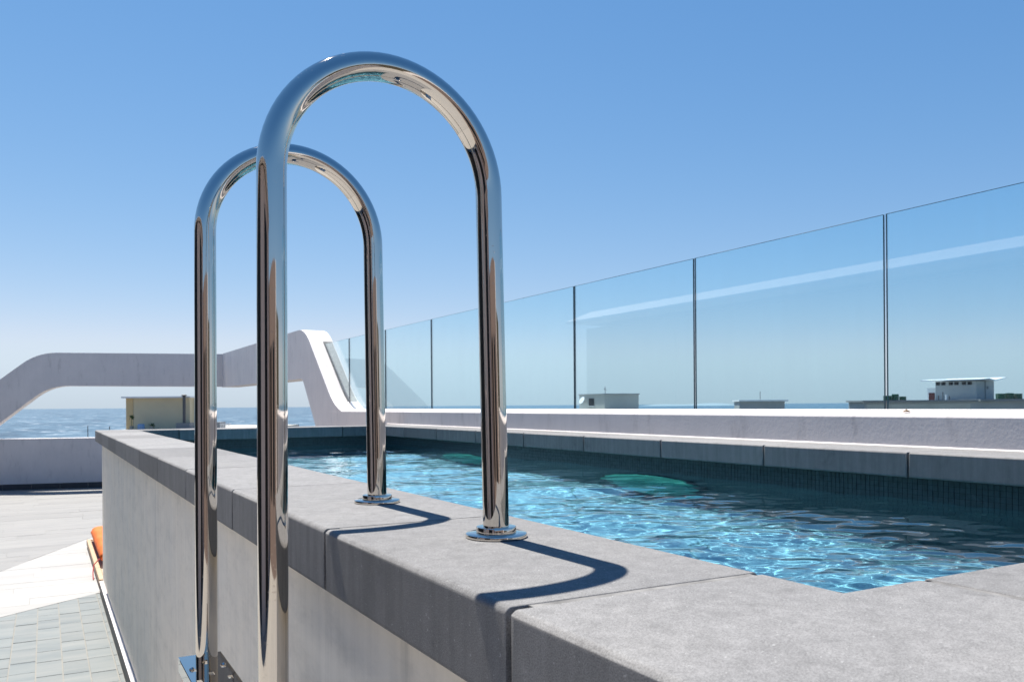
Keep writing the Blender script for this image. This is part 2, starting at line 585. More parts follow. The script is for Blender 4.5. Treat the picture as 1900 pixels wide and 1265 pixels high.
# two straight borders (a -> b) between the three kinds of paving
def border(a, b):
    n = (-(b[1] - a[1]), b[0] - a[0])
    l = math.hypot(*n)
    n = (n[0] / l, n[1] / l)
    return n, n[0] * a[0] + n[1] * a[1]
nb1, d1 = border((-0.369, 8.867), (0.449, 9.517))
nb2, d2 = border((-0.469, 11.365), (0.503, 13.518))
def tile(poly, mat):
    if len(poly) < 3:
        return
    ar = 0.5 * abs(sum(poly[i][0] * poly[(i + 1) % len(poly)][1] - poly[(i + 1) % len(poly)][0] * poly[i][1] for i in range(len(poly))))
    if ar < 0.004:
        return
    zt = random.uniform(-0.001, 0.0012)
    me = bpy.data.meshes.new('paving_tile')
    n = len(poly)
    me.from_pydata([(x, y, -0.01) for x, y in poly] + [(x, y, zt) for x, y in poly], [],
                   [tuple(range(n, 2 * n))] + [(i, (i + 1) % n, n + (i + 1) % n, n + i) for i in range(n)])
    link_mesh('paving_tile', me, mat, floor)
def grid_tiles(x0, x1, y0, y1, w, l, gap, mat, keep, var=0.0):
    x = x0
    while x < x1 - 1e-6:
        y = y0 - random.uniform(0, l)
        while y < y1:
            ll = l * random.uniform(1 - var, 1 + var)
            q = [(x + gap / 2, y + gap / 2), (min(x + w, x1) - gap / 2, y + gap / 2), (min(x + w, x1) - gap / 2, y + ll - gap / 2), (x + gap / 2, y + ll - gap / 2)]
            for n, d in keep:
                q = clip(q, n, d)
                if len(q) < 3:
                    break
            tile(q, mat)
            y += ll
        x += w
neg = lambda n, d: ((-n[0], -n[1]), -d)
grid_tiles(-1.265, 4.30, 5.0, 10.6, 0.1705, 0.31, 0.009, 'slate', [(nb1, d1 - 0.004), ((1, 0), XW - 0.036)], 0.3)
def row_tiles(x0, x1, y0, y1, w, l, gap, mat, keep):
    y = y0
    while y < y1:
        x = x0 - random.uniform(0, l)
        while x < x1:
            q = [(x + gap / 2, y + gap / 2), (x + l - gap / 2, y + gap / 2), (x + l - gap / 2, y + w - gap / 2), (x + gap / 2, y + w - gap / 2)]
            for n, d in keep:
                q = clip(q, n, d)
                if len(q) < 3:
                    break
            tile(q, mat)
            x += l
        y += w
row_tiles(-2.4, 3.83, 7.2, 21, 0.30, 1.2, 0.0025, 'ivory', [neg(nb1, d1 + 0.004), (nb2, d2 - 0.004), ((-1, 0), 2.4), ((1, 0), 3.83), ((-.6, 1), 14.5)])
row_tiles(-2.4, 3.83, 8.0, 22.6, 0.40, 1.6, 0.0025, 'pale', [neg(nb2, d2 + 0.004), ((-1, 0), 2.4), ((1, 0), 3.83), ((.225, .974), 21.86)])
# plain paving carries on where the photograph does not look
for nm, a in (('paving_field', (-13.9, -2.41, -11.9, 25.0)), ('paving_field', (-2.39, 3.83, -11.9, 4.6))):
    box(nm, a[0], a[1], a[2], a[3], -0.0055, 0.0, 'ivory', floor)  # unseen paving given an ivory tone to bounce light onto the pool wall

# ================================================================== swimming pool
ZT = ZC - 0.2245               # coping top
ZB = ZT - 0.115                # coping underside
ZWAT = ZC - 0.437
ZFL = ZWAT - 1.29              # pool floor
IX0, IX1, IY0, IY1 = 0.83, 3.40, 0.683, 9.20        # coping inner edge
OX0, OX1, OY0, OY1 = 0.445, 3.835, 0.298, 9.60      # coping outer edge
BX0, BX1, BY0, BY1 = IX0 + .04, IX1 + .04, IY0 - .04, IY1 + .04
BX0 = IX0 - .02
pool = thing('swimming_pool', (2.1, 5, 0), 'raised rectangular swimming pool with grey granite coping and pale plaster sides', 'pool')
WX0, WX1, WY0, WY1 = XW, OX1 - .004, OY0 + .06, OY1 - .06
def ring(name, o, i, z0, z1, mat, parent):
    """rectangular tube: outer rect o, inner rect i (x0,x1,y0,y1)"""
    def rc(r, z): return [(r[0], r[2], z), (r[1], r[2], z), (r[1], r[3], z), (r[0], r[3], z)]
    vs = rc(o, z0) + rc(o, z1) + rc(i, z0) + rc(i, z1)
    fs = []
    for k in range(4):
        j = (k + 1) % 4
        fs += [(k, j, 4 + j, 4 + k), (8 + j, 8 + k, 12 + k, 12 + j), (4 + k, 4 + j, 12 + j, 12 + k), (j, k, 8 + k, 8 + j)]
    me = bpy.data.meshes.new(name)
    me.from_pydata(vs, [], fs)
    return link_mesh(name, me, mat, parent)
ring('outer_wall', (WX0, WX1, WY0, WY1), (BX0 - .03, BX1 + .03, BY0 - .03, BY1 + .03), 0.0, ZB - .001, 'pool_plaster', pool)
bm = bmesh.new()
def quad(*p):
    bm.faces.new([bm.verts.new(q) for q in p])
zb = ZB - .001
quad((BX0, BY0, ZFL), (BX1, BY0, ZFL), (BX1, BY1, ZFL), (BX0, BY1, ZFL))
quad((BX0, BY0, ZFL), (BX0, BY1, ZFL), (BX0, BY1, zb), (BX0, BY0, zb))
quad((BX1, BY1, ZFL), (BX1, BY0, ZFL), (BX1, BY0, zb), (BX1, BY1, zb))
quad((BX1, BY0, ZFL), (BX0, BY0, ZFL), (BX0, BY0, zb), (BX1, BY0, zb))
quad((BX0, BY1, ZFL), (BX1, BY1, ZFL), (BX1, BY1, zb), (BX0, BY1, zb))
me = bpy.data.meshes.new('basin')
bm.to_mesh(me); bm.free()
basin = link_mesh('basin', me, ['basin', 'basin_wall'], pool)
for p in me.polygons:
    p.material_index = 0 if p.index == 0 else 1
# waterline mosaic: real 25 mm tiles on the two walls one can see
zrow = [ZB - .003 - .025 * (k + 1) for k in range(6)]
tm = bpy.data.meshes.new('mosaic_tile')
def tile_verts(cx, cy, z0, nx, ny):
    tx, ty = -ny, nx
    a = .0113; dpt = random.uniform(.0026, .0040)
    v = []
    for dep in (0.0, dpt):
        for s, z in ((-a, z0 + .001), (a, z0 + .001), (a, z0 + .0238), (-a, z0 + .0238)):
            v.append((cx + tx * s + nx * dep, cy + ty * s + ny * dep, z))
    return v
TF = [(4, 5, 6, 7), (0, 1, 5, 4), (1, 2, 6, 5), (2, 3, 7, 6), (3, 0, 4, 7)]
spots = []
for k in range(int((BY1 - BY0) / .025)):
    yy = BY0 + .0125 + .025 * k
    for z0 in zrow:
        spots.append((BX1, yy, z0, -1, 0))
for k in range(int((BX1 - BX0) / .025)):
    xx = BX0 + .0125 + .025 * k
    for z0 in zrow:
        spots.append((xx, BY1, z0, 0, -1))
def near_key(s):
    vis = s[3] == -1 and 1.75 < s[1] < 4.6 and s[2] > ZWAT - .01
    return (0 if vis else 1, math.hypot(s[0], s[1]))
spots.sort(key=near_key)
single, rest = spots[:300], spots[300:]
mesh_cache = {}
base_me = bpy.data.meshes.new('mosaic_tile')
base_me.from_pydata(tile_verts(0, 0, 0, -1, 0), [], TF)
base_me.materials.append(M['tile_dark'])
for s in single:
    o = bpy.data.objects.new('mosaic_tile', base_me)
    col.objects.link(o)
    o.parent = pool
    o.location = Vector((s[0], s[1], s[2])) - WL[pool]
    o.scale = (random.uniform(.75, 1.3), 1, 1)
vs, fs = [], []
for s in rest:
    b0 = len(vs)
    vs += tile_verts(*s)
    fs += [tuple(b0 + i for i in f) for f in TF]
me = bpy.data.meshes.new('waterline_mosaic')
me.from_pydata(vs, [], fs)
tag(link_mesh('waterline_mosaic', me, 'tile_dark', pool), kind='stuff')
box('grout_band', BX1 - .0006, BX1 + .02, BY0, BY1, zrow[-1], ZB - .002, 'tile_grout', pool)
box('grout_band', BX0, BX1 - .001, BY1 - .0006, BY1 + .02, zrow[-1], ZB - .002, 'tile_grout', pool)

# coping stones
J = 0.013
def stone(poly, label=None):
    pl = [(x, y, ZB) for x, y in poly]
    bm = bmesh.new()
    a = [bm.verts.new(p) for p in pl]
    b = [bm.verts.new((x, y, ZT + 0)) for x, y, z in pl]
    n = len(a)
    bm.faces.new(a[::-1]); bm.faces.new(b)
    for i in range(n):
        bm.faces.new((a[i], a[(i + 1) % n], b[(i + 1) % n], b[i]))
    bmesh.ops.recalc_face_normals(bm, faces=bm.faces)
    def rim(e):
        return any(all(abs(v.co[ax] - val) < 1e-5 for v in e.verts) for ax, val in
                   ((0, OX0), (0, IX0), (0, IX1), (1, OY0), (1, IY0), (1, IY1), (1, OY1)))
    flat = [e for e in bm.edges if abs(e.verts[0].co.z - e.verts[1].co.z) < 1e-6 and rim(e)]
    bmesh.ops.bevel(bm, geom=flat, offset=.009, segments=4, affect='EDGES', profile=0.5)
    up = [e for e in bm.edges if len(e.link_faces) == 2 and abs(e.verts[0].co.z - e.verts[1].co.z) > .05 and e.calc_face_angle(0) > 1.2]
    bmesh.ops.bevel(bm, geom=up, offset=.006, segments=3, affect='EDGES', profile=0.5)
    ed = [e for e in bm.edges if len(e.link_faces) == 2 and e.calc_face_angle(0) > 1.2]
    bmesh.ops.bevel(bm, geom=ed, offset=.0018, segments=2, affect='EDGES', profile=0.5)
    # a hair of unevenness from stone to stone
    dz = random.uniform(-.0004, .0004)
    for v in bm.verts:
        v.co.z += dz
    for f in bm.faces:
        f.smooth = f.calc_area() < 0.02
    o = from_bm('coping_stone', bm, 'granite', pool)
    return o
def rect(x0, x1, y0, y1):
    h = J / 2
    return [(x0 + h, y0 + h), (x1 - h, y0 + h), (x1 - h, y1 - h), (x0 + h, y1 - h)]
h = J / 2
CY, CX = 0.812, 0.972
stone([(OX0, OY0), (CX - h, OY0), (CX - h, IY0), (IX0, IY0), (IX0, CY - h), (OX0, CY - h)])
ys = [CY, 1.509] + [1.509 + .87 * k for k in range(1, 9)] + [IY1]
ys = [y for y in ys if y <= IY1]
for a, b in zip(ys, ys[1:]):
    stone([(OX0, a + h), (IX0, a + h), (IX0, b - h), (OX0, b - h)])
stone([(OX0, IY1 + h), (IX0 - h, IY1 + h), (IX0 - h, OY1), (OX0, OY1)])
xs = [IX0, 1.20, 2.06, 2.93, IX1]
for a, b in zip(xs, xs[1:]):
    stone([(a + h, IY1), (b - h, IY1), (b - h, OY1), (a + h, OY1)])
stone([(IX1 + h, IY1 + h), (OX1, IY1 + h), (OX1, OY1), (IX1 + h, OY1)])
yr = [IY0, 1.57] + [1.57 + .87 * k for k in range(1, 9)] + [IY1]
yr = [y for y in yr if y <= IY1]
for a, b in zip(yr, yr[1:]):
    stone([(IX1, a + h), (OX1, a + h), (OX1, b - h), (IX1, b - h)])
stone([(IX1 + h, OY0), (OX1, OY0), (OX1, IY0 - h), (IX1 + h, IY0 - h)])
xs = [CX, 1.842, 2.712, IX1]
for a, b in zip(xs, xs[1:]):
    stone([(a + h, OY0), (b - h, OY0), (b - h, IY0), (a + h, IY0)])
ring('mortar_bed', (OX0 + .030, OX1 - .008, OY0 + .030, OY1 - .008), (IX0 - .016, IX1 + .016, IY0 - .016, IY1 + .016), ZB + .006, ZT - .0008, 'mortar', pool)
# low kerb along the foot of the pool wall
box('skirting', XW - .032, XW - .0005, WY0, 9.52, 0.001, 0.112, 'skirt', pool, .003)
box('skirting_ledge', XW - .034, XW - .0005, WY0 - .002, 9.522, 0.1122, 0.120, 'white', pool, .002)
# white sealant bead between the coping and the parapet
prism('sealant_bead', [(OX1 - .003, OY0, ZT - .001), (OX1 + .004, OY0, ZT - .001), (OX1 + .004, OY0, ZT + .006)], (0, OY1 - OY0 + .6, 0), 'white', pool)

# ---- water: a rippled sheet, refracting and casting caustics
nx, ny = 300, 1000
gx = np.linspace(BX0 - .01, BX1 + .004, nx)
gy = np.linspace(BY0 - .01, BY1 + .004, ny)
XX, YY = np.meshgrid(gx, gy)
ZZ = np.zeros_like(XX)
choppy = 0.55 + 0.45 / (1 + np.exp((YY - 3.9) * 1.6))          # the jets stir the near end
for lam, n_, slope in ((1.3, 6, .012), (.62, 8, .020), (.30, 12, .024), (.17, 16, .029), (.10, 18, .026), (.06, 18, .016)):
    for _ in range(n_):
        l = lam * rng.uniform(.75, 1.3)
        th = rng.normal(1.25, .75)
        k = 2 * math.pi / l
        amp = slope / k * math.sqrt(2.0 / n_)
        ZZ += amp * (choppy if lam < .5 else 1.0) * np.sin(k * (math.cos(th) * XX + math.sin(th) * YY) + rng.uniform(0, 6.28))
verts = np.stack([XX.ravel(), YY.ravel(), (ZWAT + ZZ).ravel()], 1)
idx = np.arange(nx * ny).reshape(ny, nx)
faces = np.stack([idx[:-1, :-1].ravel(), idx[:-1, 1:].ravel(), idx[1:, 1:].ravel(), idx[1:, :-1].ravel()], 1)
me = bpy.data.meshes.new('pool_water')
me.from_pydata(verts.tolist(), [], faces.tolist())
water = tag(link_mesh('pool_water', me, 'water', smooth=True), kind='structure')
try:
    water.cycles.is_caustics_caster = True
    basin.cycles.is_caustics_receiver = True
except Exception as e:
    print('caustics flags', e)

# ================================================================== parapet
par = thing('parapet_wall', (3.9, 12, 0), 'white folded parapet wall with raised beam, sloping leg and low wall under the glass', 'wall')
PX0, PX1 = 3.84, 4.24
BT, BBm, WTOP = ZC + 1.325, ZC + .50, ZC - .70
capf = ZC - .066
capl = capf - .03
def arc(pts, r, n=7):
    """round the corners of an open 2D polyline; pts = [(y, z, radius)]"""
    out = []
    for i, (y, z, rr) in enumerate(pts):
        if rr == 0 or i in (0, len(pts) - 1):
            out.append((y, z)); continue
        p = Vector((y, z)); a = (Vector(pts[i - 1][:2]) - p); b = (Vector(pts[i + 1][:2]) - p)
        ra = min(rr, a.length * .48); rb = min(rr, b.length * .48)
        s, e = p + a.normalized() * ra, p + b.normalized() * rb
        for k in range(n + 1):
            t = k / n
            q = s * (1 - t) ** 2 + p * 2 * t * (1 - t) + e * t ** 2
            out.append((q.x, q.y))
    return out
prof = arc([(-11.5, 0.0, 0), (-11.5, capl, 0), (12.35, capl, .55), (14.10, BT, .38), (21.75, BT, 0), (21.75, BBm, 0),
            (14.25, BBm - .02, .12), (13.05, ZC - .75, .12), (13.0, WTOP, 0), (21.75, WTOP, 0), (21.75, 0.0, 0)], 0)
front = [(PX0, y, z) for y, z in prof]
back = [(PX1, y, z) for y, z in prof]
prism('side_wall', front, None, 'white', par, .012, 2, back)
# the cap of the low wall falls both ways from the glass
capp = [(PX0 - .0006, .003), (PX0 - .0006, capf - .010), (PX0 + .0024, capf - .0025), (PX0 + .010, capf + .0005), (4.070, ZC - .036), (4.100, ZC - .036), (PX1 + .003, capf - .012), (PX1 + .003, .003)]
prism('cap', [(x, -11.45, z) for x, z in capp], (0, 24.12, 0), 'white', par)
# rough grey strip along the outer half of the sloping leg
M['rough_grey'] = mat_plain('rough_grey_render', (.20, .205, .19), 0.9, 6, .2, .02, 30)
top_pts = [(y, z) for y, z in prof if 12.5 < y < 13.85 and z > ZC - .02]
top_pts = [q for k, q in enumerate(top_pts) if k == 0 or q[1] > top_pts[k - 1][1]]
bm = bmesh.new()
l_ = [bm.verts.new((4.065, y - .004, z + .005)) for y, z in top_pts]
r_ = [bm.verts.new((4.225, y - .004, z + .005)) for y, z in top_pts]
for k in range(len(l_) - 1):
    bm.faces.new((l_[k], r_[k], r_[k + 1], l_[k + 1]))
from_bm('rough_strip', bm, 'rough_grey', par)
# far end: C-shaped frame, running away to the left
dv = Vector((-.974, .225, 0)); C0 = Vector((3.845, 21.60, 0)); nrm = Vector((.225, .974, 0))
def P(s, z): return C0 + dv * s + Vector((0, 0, z))
pf = arc([(-.30, BT - .006, 0), (4.10, BT - .012, .42), (6.1, ZC - .30, .5), (6.7, WTOP + .015, .2), (12.0, WTOP + .02, 0), (12.0, 0, 0), (-.30, 0, 0), (-.30, WTOP - .004, 0),
          (5.35, WTOP + .004, .15), (3.85, BBm + .035, .40), (-.30, BBm + .012, 0)], 0)
prism('end_wall', [P(s, z) for s, z in pf], nrm * .36, 'white', par, .012, 2)
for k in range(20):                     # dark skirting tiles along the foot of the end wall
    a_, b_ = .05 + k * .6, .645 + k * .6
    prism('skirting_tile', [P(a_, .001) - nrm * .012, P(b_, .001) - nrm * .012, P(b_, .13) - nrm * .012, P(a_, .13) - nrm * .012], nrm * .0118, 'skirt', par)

# ---- glass balustrade: separate panes, each a thing of its own
seams = [3.06 + 1.567 * k for k in range(-2, 7)]
GX, GT = 4.078, 0.013
glab = {0: 'first whole pane right of the dark seam, cut by the right picture edge'}
zbot, ztop = ZC - .040, ZC + 1.045
order = []
for k, (a, b) in enumerate(zip(seams, seams[1:])):
    y0, y1 = a + .009, b - .009
    bm = bmesh.new()
    fcs = bm_box(bm, GX, GX + GT, y0, y1, zbot - .03, ztop)
    for i, f in enumerate(fcs):
        f.material_index = 0 if i in (3, 5) else 1
    if b < 3.0:
        lab = 'clear frameless glass pane at the right picture edge, nearest the camera' if b > 1.5 else 'clear frameless glass pane on the parapet, out of sight beyond the right picture edge'
    else:
        i = k - 2
        lab = ['clear glass pane in front of the low flat roof with the thin mast',
               'clear glass pane in front of the beige rooftop box',
               'clear glass pane seen directly right of the front rail inner leg',
               'clear glass pane seen directly left of the front rail inner leg',
               'clear glass pane seen directly right of the back rail inner leg',
               'clear glass pane seen directly left of the back rail inner leg'][min(i, 5)] if i >= 0 else 'large clear glass pane in front of the winged pavilion, right of the near seam'
    o = from_bm('glass_pane', bm, ['glass', 'glass_edge'])
    tag(o, lab, 'glass pane', 'frameless glass panes on the parapet')
    order.append((o, a, b))
# last pane is cut to the sloping leg
bm = bmesh.new()
ya, yb = seams[-1] + .012, 13.75
poly = [(GX, ya, zbot - .03), (GX, ya, ztop), (GX, yb, ztop), (GX, 12.55, zbot - .03)]
me = bpy.data.meshes.new('glass_pane')
q = [Vector(p) for p in poly]; q2 = [p + Vector((GT, 0, 0)) for p in q]
me.from_pydata([tuple(p) for p in q + q2], [], [(0, 1, 2, 3), (7, 6, 5, 4), (0, 4, 5, 1), (1, 5, 6, 2), (2, 6, 7, 3), (3, 7, 4, 0)])
o = link_mesh('glass_pane', me, ['glass', 'glass_edge'])
for p in me.polygons:
    p.material_index = 0 if p.index < 2 else 1
tag(o, 'cut glass pane that ends on the sloping white leg of the parapet', 'glass pane', 'frameless glass panes on the parapet')

# ================================================================== pool ladder
lad = thing('pool_ladder', (.29, 1.56, 0), 'polished stainless steel pool ladder with two arched rails over the granite coping', 'ladder')
def handrail(Y, zap, xo, xi):
    r = .0222
    xc, hw = (xo[1] + xi[1]) / 2, (xi[1] - xo[1]) / 2
    zs = zap - hw * 1.02
    pts = [(xo[0], Y, 0.001), (xo[0] * .5 + xo[1] * .5, Y, (zs) * .5)]
    n = 40
    for k in range(n + 1):
        t = math.pi * (1 - k / n)
        pts.append((xc + hw * math.cos(t), Y, zs + hw * 1.02 * math.sin(t)))
    pts.append((xi[0], Y, ZT + .004))
    # even spacing on the straight runs
    full = []
    for a, b in zip(pts, pts[1:]):
        a, b = Vector(a), Vector(b)
        m_ = max(1, int((b - a).length / .06))
        for i in range(m_):
            full.append(a.lerp(b, i / m_))
    full.append(Vector(pts[-1]))
    rail = tube('handrail', full, r, 'steel', lad, 48)
    c = (xi[0], Y, ZT)
    lathe('flange', [(.050, .0005), (.0525, .0015), (.0528, .0060), (.0520, .0075), (.0500, .0084), (.0340, .0088)], c, 'steel', rail)
    lathe('collar', [(.0335, .0087), (.0342, .0095), (.0342, .0175), (.0335, .0190), (.0290, .0196), (.0224, .0196)], c, 'steel', rail)
    lathe('foot_plate', [(.050, .0005), (.052, .002), (.052, .009), (.049, .011), (.023, .0115)], (xo[0], Y, 0), 'steel', rail)
handrail(1.264, ZC + .538, (.289, .2965), (.671, .6610))
handrail(1.863, ZC + .560, (.290, .2975), (.675, .6690))
def tread(z):
    x0, x1, y0, y1 = .244, .330, 1.285, 1.905
    ny_, nx_ = 31, 9
    bm = bmesh.new()
    dx, dy = (x1 - x0) / nx_, (y1 - y0) / ny_
    for i in range(nx_):
        for j in range(ny_):
            if (i in (1, 4, 7) and j % 4 == (1 if i != 4 else 3) and 1 < j < ny_ - 2):
                continue
            a = [(x0 + dx * i, y0 + dy * j, z), (x0 + dx * (i + 1), y0 + dy * j, z), (x0 + dx * (i + 1), y0 + dy * (j + 1), z), (x0 + dx * i, y0 + dy * (j + 1), z)]
            bm.faces.new([bm.verts.new(p) for p in a])
    for xx in (x0, x1):
        s = -1 if xx == x0 else 1
        a = [(xx, y0, z), (xx, y1, z), (xx, y1, z - .03), (xx, y0, z - .03)]
        bm.faces.new([bm.verts.new(p) for p in a])
    bmesh.ops.remove_doubles(bm, verts=bm.verts, dist=1e-5)
    o = from_bm('tread', bm, 'steel', lad)
    md = o.modifiers.new('solid', 'SOLIDIFY')
    md.thickness = .003
    md.offset = -1
    for yy in (1.80, 1.56, 1.32):
        bm = bmesh.new()
        for xx in (.256, .318):
            bmesh.ops.create_uvsphere(bm, u_segments=12, v_segments=8, radius=.005, matrix=Matrix.Translation((xx, yy, z + .0005)))
        from_bm('rivet', bm, 'steel', o, True)
for k in range(5):
    tread(ZC - .53 - .27 * k)

# ================================================================== things in the pool and on the terrace
M['porthole'] = mat_plain('teal_acrylic', (.11, .72, .58), 0.5, 5, .35, .01, 12)
def porthole(yc, label):
    """domed round underwater window in the right pool wall"""
    zc, r0 = ZWAT - .70, .49
    bm = bmesh.new()
    n, rings = 56, []
    for fr, bulge in ((1.0, .004), (.97, .030), (.88, .060), (.72, .085), (.5, .102), (.25, .112)):
        rings.append([bm.verts.new((BX1 - bulge, yc + r0 * fr * math.cos(2 * math.pi * k / n), zc + r0 * fr * math.sin(2 * math.pi * k / n))) for k in range(n)])
    for q_, w_ in zip(rings, rings[1:]):
        for k in range(n):
            bm.faces.new((q_[k], q_[(k + 1) % n], w_[(k + 1) % n], w_[k]))
    bm.faces.new(rings[-1])
    o = from_bm('porthole', bm, 'porthole', pool, True)
    o['label'] = label
    o.cycles.is_caustics_receiver = True
    bm = bmesh.new()
    sweep_bm(bm, [(BX1 - .008, yc + (r0 + .012) * math.cos(2 * math.pi * k / n), zc + (r0 + .012) * math.sin(2 * math.pi * k / n)) for k in range(n + 1)], .016, 8, False)
    from_bm('rim', bm, 'tile_dark', o, True)
porthole(4.33, 'nearer teal green round window under water in the right pool wall')
porthole(7.05, 'farther teal green round window under water, half hidden behind the front rail')

# low daybed with orange cushion, beyond the far pool corner
M['wood'] = mat_plain('pale_wood', (.42, .30, .19), 0.6, 12, .18)
M['rattan'] = mat_plain('woven_mat', (.48, .38, .27), 0.8, 60, .25, .006, 160)
M['orange'] = mat_plain('orange_fabric', (.72, .15, .02), 0.8, 14, .10, .006, 40)
M['red'] = mat_plain('red_cord', (.45, .05, .05), 0.7, 10, .1)
day = thing('daybed', (.85, 11.2, 0), 'low wooden daybed with woven mat against the far end of the pool wall', 'daybed')
DX0, DX1, DY0, DY1, DZ = .478, 1.25, 9.70, 12.75, .105
box('side_rail', DX0, DX0 + .05, DY0, DY1, .03, DZ, 'wood', day, .006)
box('side_rail', DX1 - .05, DX1, DY0, DY1, .03, DZ, 'wood', day, .006)
box('end_rail', DX0 + .0505, DX1 - .0505, DY0, DY0 + .05, .03, DZ - .002, 'wood', day, .006)
box('end_rail', DX0 + .0505, DX1 - .0505, DY1 - .05, DY1, .03, DZ - .002, 'wood', day, .006)
for sx in (DX0 + .006, DX1 - .046):
    for sy in (DY0 + .03, (DY0 + DY1) / 2, DY1 - .07):
        box('leg', sx, sx + .04, sy, sy + .04, .0005, .0295, 'wood', day)
k = 0
yy = DY0 + .053
while yy < DY1 - .11:
    box('slat', DX0 + .052, DX1 - .052, yy, yy + .058, .070, DZ - .010 + .002 * (k % 2), 'rattan', day, .006)
    yy += .062; k += 1
def cushion(x0, x1, y0, y1, z0, hgt, name='cushion'):
    bm = bmesh.new()
    nu, nv = 28, 40
    def surf(s):
        g_ = {}
        for i in range(nu + 1):
            for j in range(nv + 1):
                u, v = i / nu * 2 - 1, j / nv * 2 - 1
                e = (max(0, 1 - abs(u) ** 3.2) * max(0, 1 - abs(v) ** 5)) ** .30
                wr = .012 * math.sin(11 * v + 3 * u) * math.sin(7 * u + 1) * e
                x = x0 + (u + 1) / 2 * (x1 - x0)
                y = y0 + (v + 1) / 2 * (y1 - y0)
                z = z0 + hgt / 2 + s * (hgt / 2 * e + (wr if s > 0 else 0))
                g_[i, j] = bm.verts.new((x, y, max(z, z0)))
        for i in range(nu):
            for j in range(nv):
                f = (g_[i, j], g_[i + 1, j], g_[i + 1, j + 1], g_[i, j + 1])
                bm.faces.new(f if s > 0 else f[::-1])
    surf(1); surf(-1)
    bmesh.ops.remove_doubles(bm, verts=bm.verts, dist=1e-4)
    return from_bm(name, bm, 'orange', None, True)
cu = cushion(.522, 1.19, 10.45, 12.66, DZ - .006, .23)
tag(cu, 'bright orange seat cushion lying on the low daybed behind the pool corner', 'cushion')
cord = [Vector((.540, 10.50, DZ + .10)), Vector((.50, 10.46, DZ + .07)), Vector((.462, 10.45, DZ + .03)), Vector((.450, 10.36, .07)), Vector((.448, 10.30, .03)), Vector((.45, 10.26, .006))]
tube('cord', cord, .006, 'red', cu, 8)

# dry leaf lying on the parapet cap
M['leaf'] = mat_plain('dry_leaf', (.16, .11, .07), 0.8, 60, .2)
p = ray(1682, 765.5); p = p * (3.93 / p.x); p.z = capf + .0155
bm = bmesh.new()
ring_ = [bm.verts.new((p.x + .016 * math.cos(a) , p.y + .024 * math.sin(a), p.z + .004 + .004 * math.sin(2 * a))) for a in [k * math.pi / 5 for k in range(10)]]
cv = bm.verts.new((p.x, p.y, p.z + .016)); cb = bm.verts.new((p.x, p.y, p.z + .001))
for k in range(10):
    bm.faces.new((ring_[k], ring_[(k + 1) % 10], cv)); bm.faces.new((ring_[(k + 1) % 10], ring_[k], cb))
tag(from_bm('dry_leaf', bm, 'leaf'), 'small brown dry leaf lying on the white parapet cap', 'leaf')

# ================================================================== house round the terrace (behind and left of the camera; the steel and glass mirror it)
M['house'] = mat_plain('warm_beige_render', (.60, .48, .44), 0.8, 1.5, .08)
M['brown'] = mat_plain('brown_render', (.150, .112, .100), 0.8, 1.5, .1)
M['hedge'] = mat_plain('olive_cladding', (.055, .047, .032), 0.8, 1.5, .3)
M['dark_glass'] = mat_plain('dark_window', (.008, .009, .011), 0.35, 1, .1, spec=0.25)
M['frame'] = mat_plain('charcoal_frame', (.03, .03, .033), 0.4, 5, .1)
house = thing('house', (-7, 0, 0), 'beige terrace house with dark glazing, seen only mirrored in the steel rails', 'house')
box('wall', -12.0, -5.7, -7.0, 2.8, 0.002, 4.1, 'house', house)
box('wall', -12.0, -5.7, 2.81, 20.4, 0.002, 4.1, 'frame', house)
box('wall', -12.0, 2.45, -11.5, -7.0, 0.002, 3.5, 'brown', house)
box('wall', 2.85, 6.2, -11.5, -7.0, 0.002, 3.0, 'hedge', house)
box('pillar', 2.46, 2.84, -7.3, -6.9, 0.002, 3.52, 'white', house)
bm = bmesh.new()
roofp = [(-5.0, 4.27), (-5.0, 4.22), (-12.2, 4.11), (-12.2, 4.65), (-5.85, 4.60)]
prism('roof', [(x, -6.98, z) for x, z in roofp], (0, 27.4, 0), 'white', house)
for y0 in (-4.0, 3.6, 6.8, 10.0, 13.2, 16.4):
    w = box('window', -5.72, -5.63, y0, y0 + 3.0, .02, 3.7, 'frame', house)
    for s in (0, 1):
        box('pane', -5.64, -5.615, y0 + .08 + s * 1.45, y0 + 1.47 + s * 1.45, .10, 3.62, 'dark_glass', w)
for x0 in (-4.2, -1.2):
    w = box('window', x0, x0 + 2.0, -7.02, -6.95, .9, 2.6, 'frame', house)
    for s in (0, 1):
        box('pane', x0 + .07 + s * .95, x0 + .98 + s * .95, -6.97, -6.935, .97, 2.53, 'dark_glass', w)

# ================================================================== town roofs beyond the parapet
GZ = SEA_Z + 1.9
M['cream'] = mat_plain('cream_render', (.62, .53, .36), 0.8, .8, .08)
M['cream_lit'] = mat_plain('cream_lit_corner', (.62, .46, .25), 0.8, .8, .08)  # lit copy of the cream render: sunlight painted on the corner
M['beige'] = mat_plain('beige_render', (.50, .48, .42), 0.8, .8, .08)
M['concrete'] = mat_plain('pale_concrete', (.36, .37, .37), 0.8, .5, .1)
M['roof_grey'] = mat_plain('grey_roof_edge', (.22, .23, .24), 0.7, .5, .1)
M['white_metal'] = mat_plain('white_metal', (.8, .8, .8), 0.4, 2, .05)
M['tank'] = mat_plain('green_plastic', (.012, .085, .045), 0.45, 2, .2)
M['blue'] = mat_plain('blue_plastic', (.20, .34, .55), 0.5, 2, .1)
M['pole'] = mat_plain('dull_metal', (.10, .10, .10), 0.5, 5, .1)
M['green'] = mat_plain('plant_leaf', (.05, .09, .03), 0.7, 5, .3)
M['pot'] = mat_plain('clay_pot', (.45, .40, .33), 0.8, 5, .1)
M['door_red'] = mat_plain('dark_red_door', (.10, .02, .02), 0.6, 3, .1)
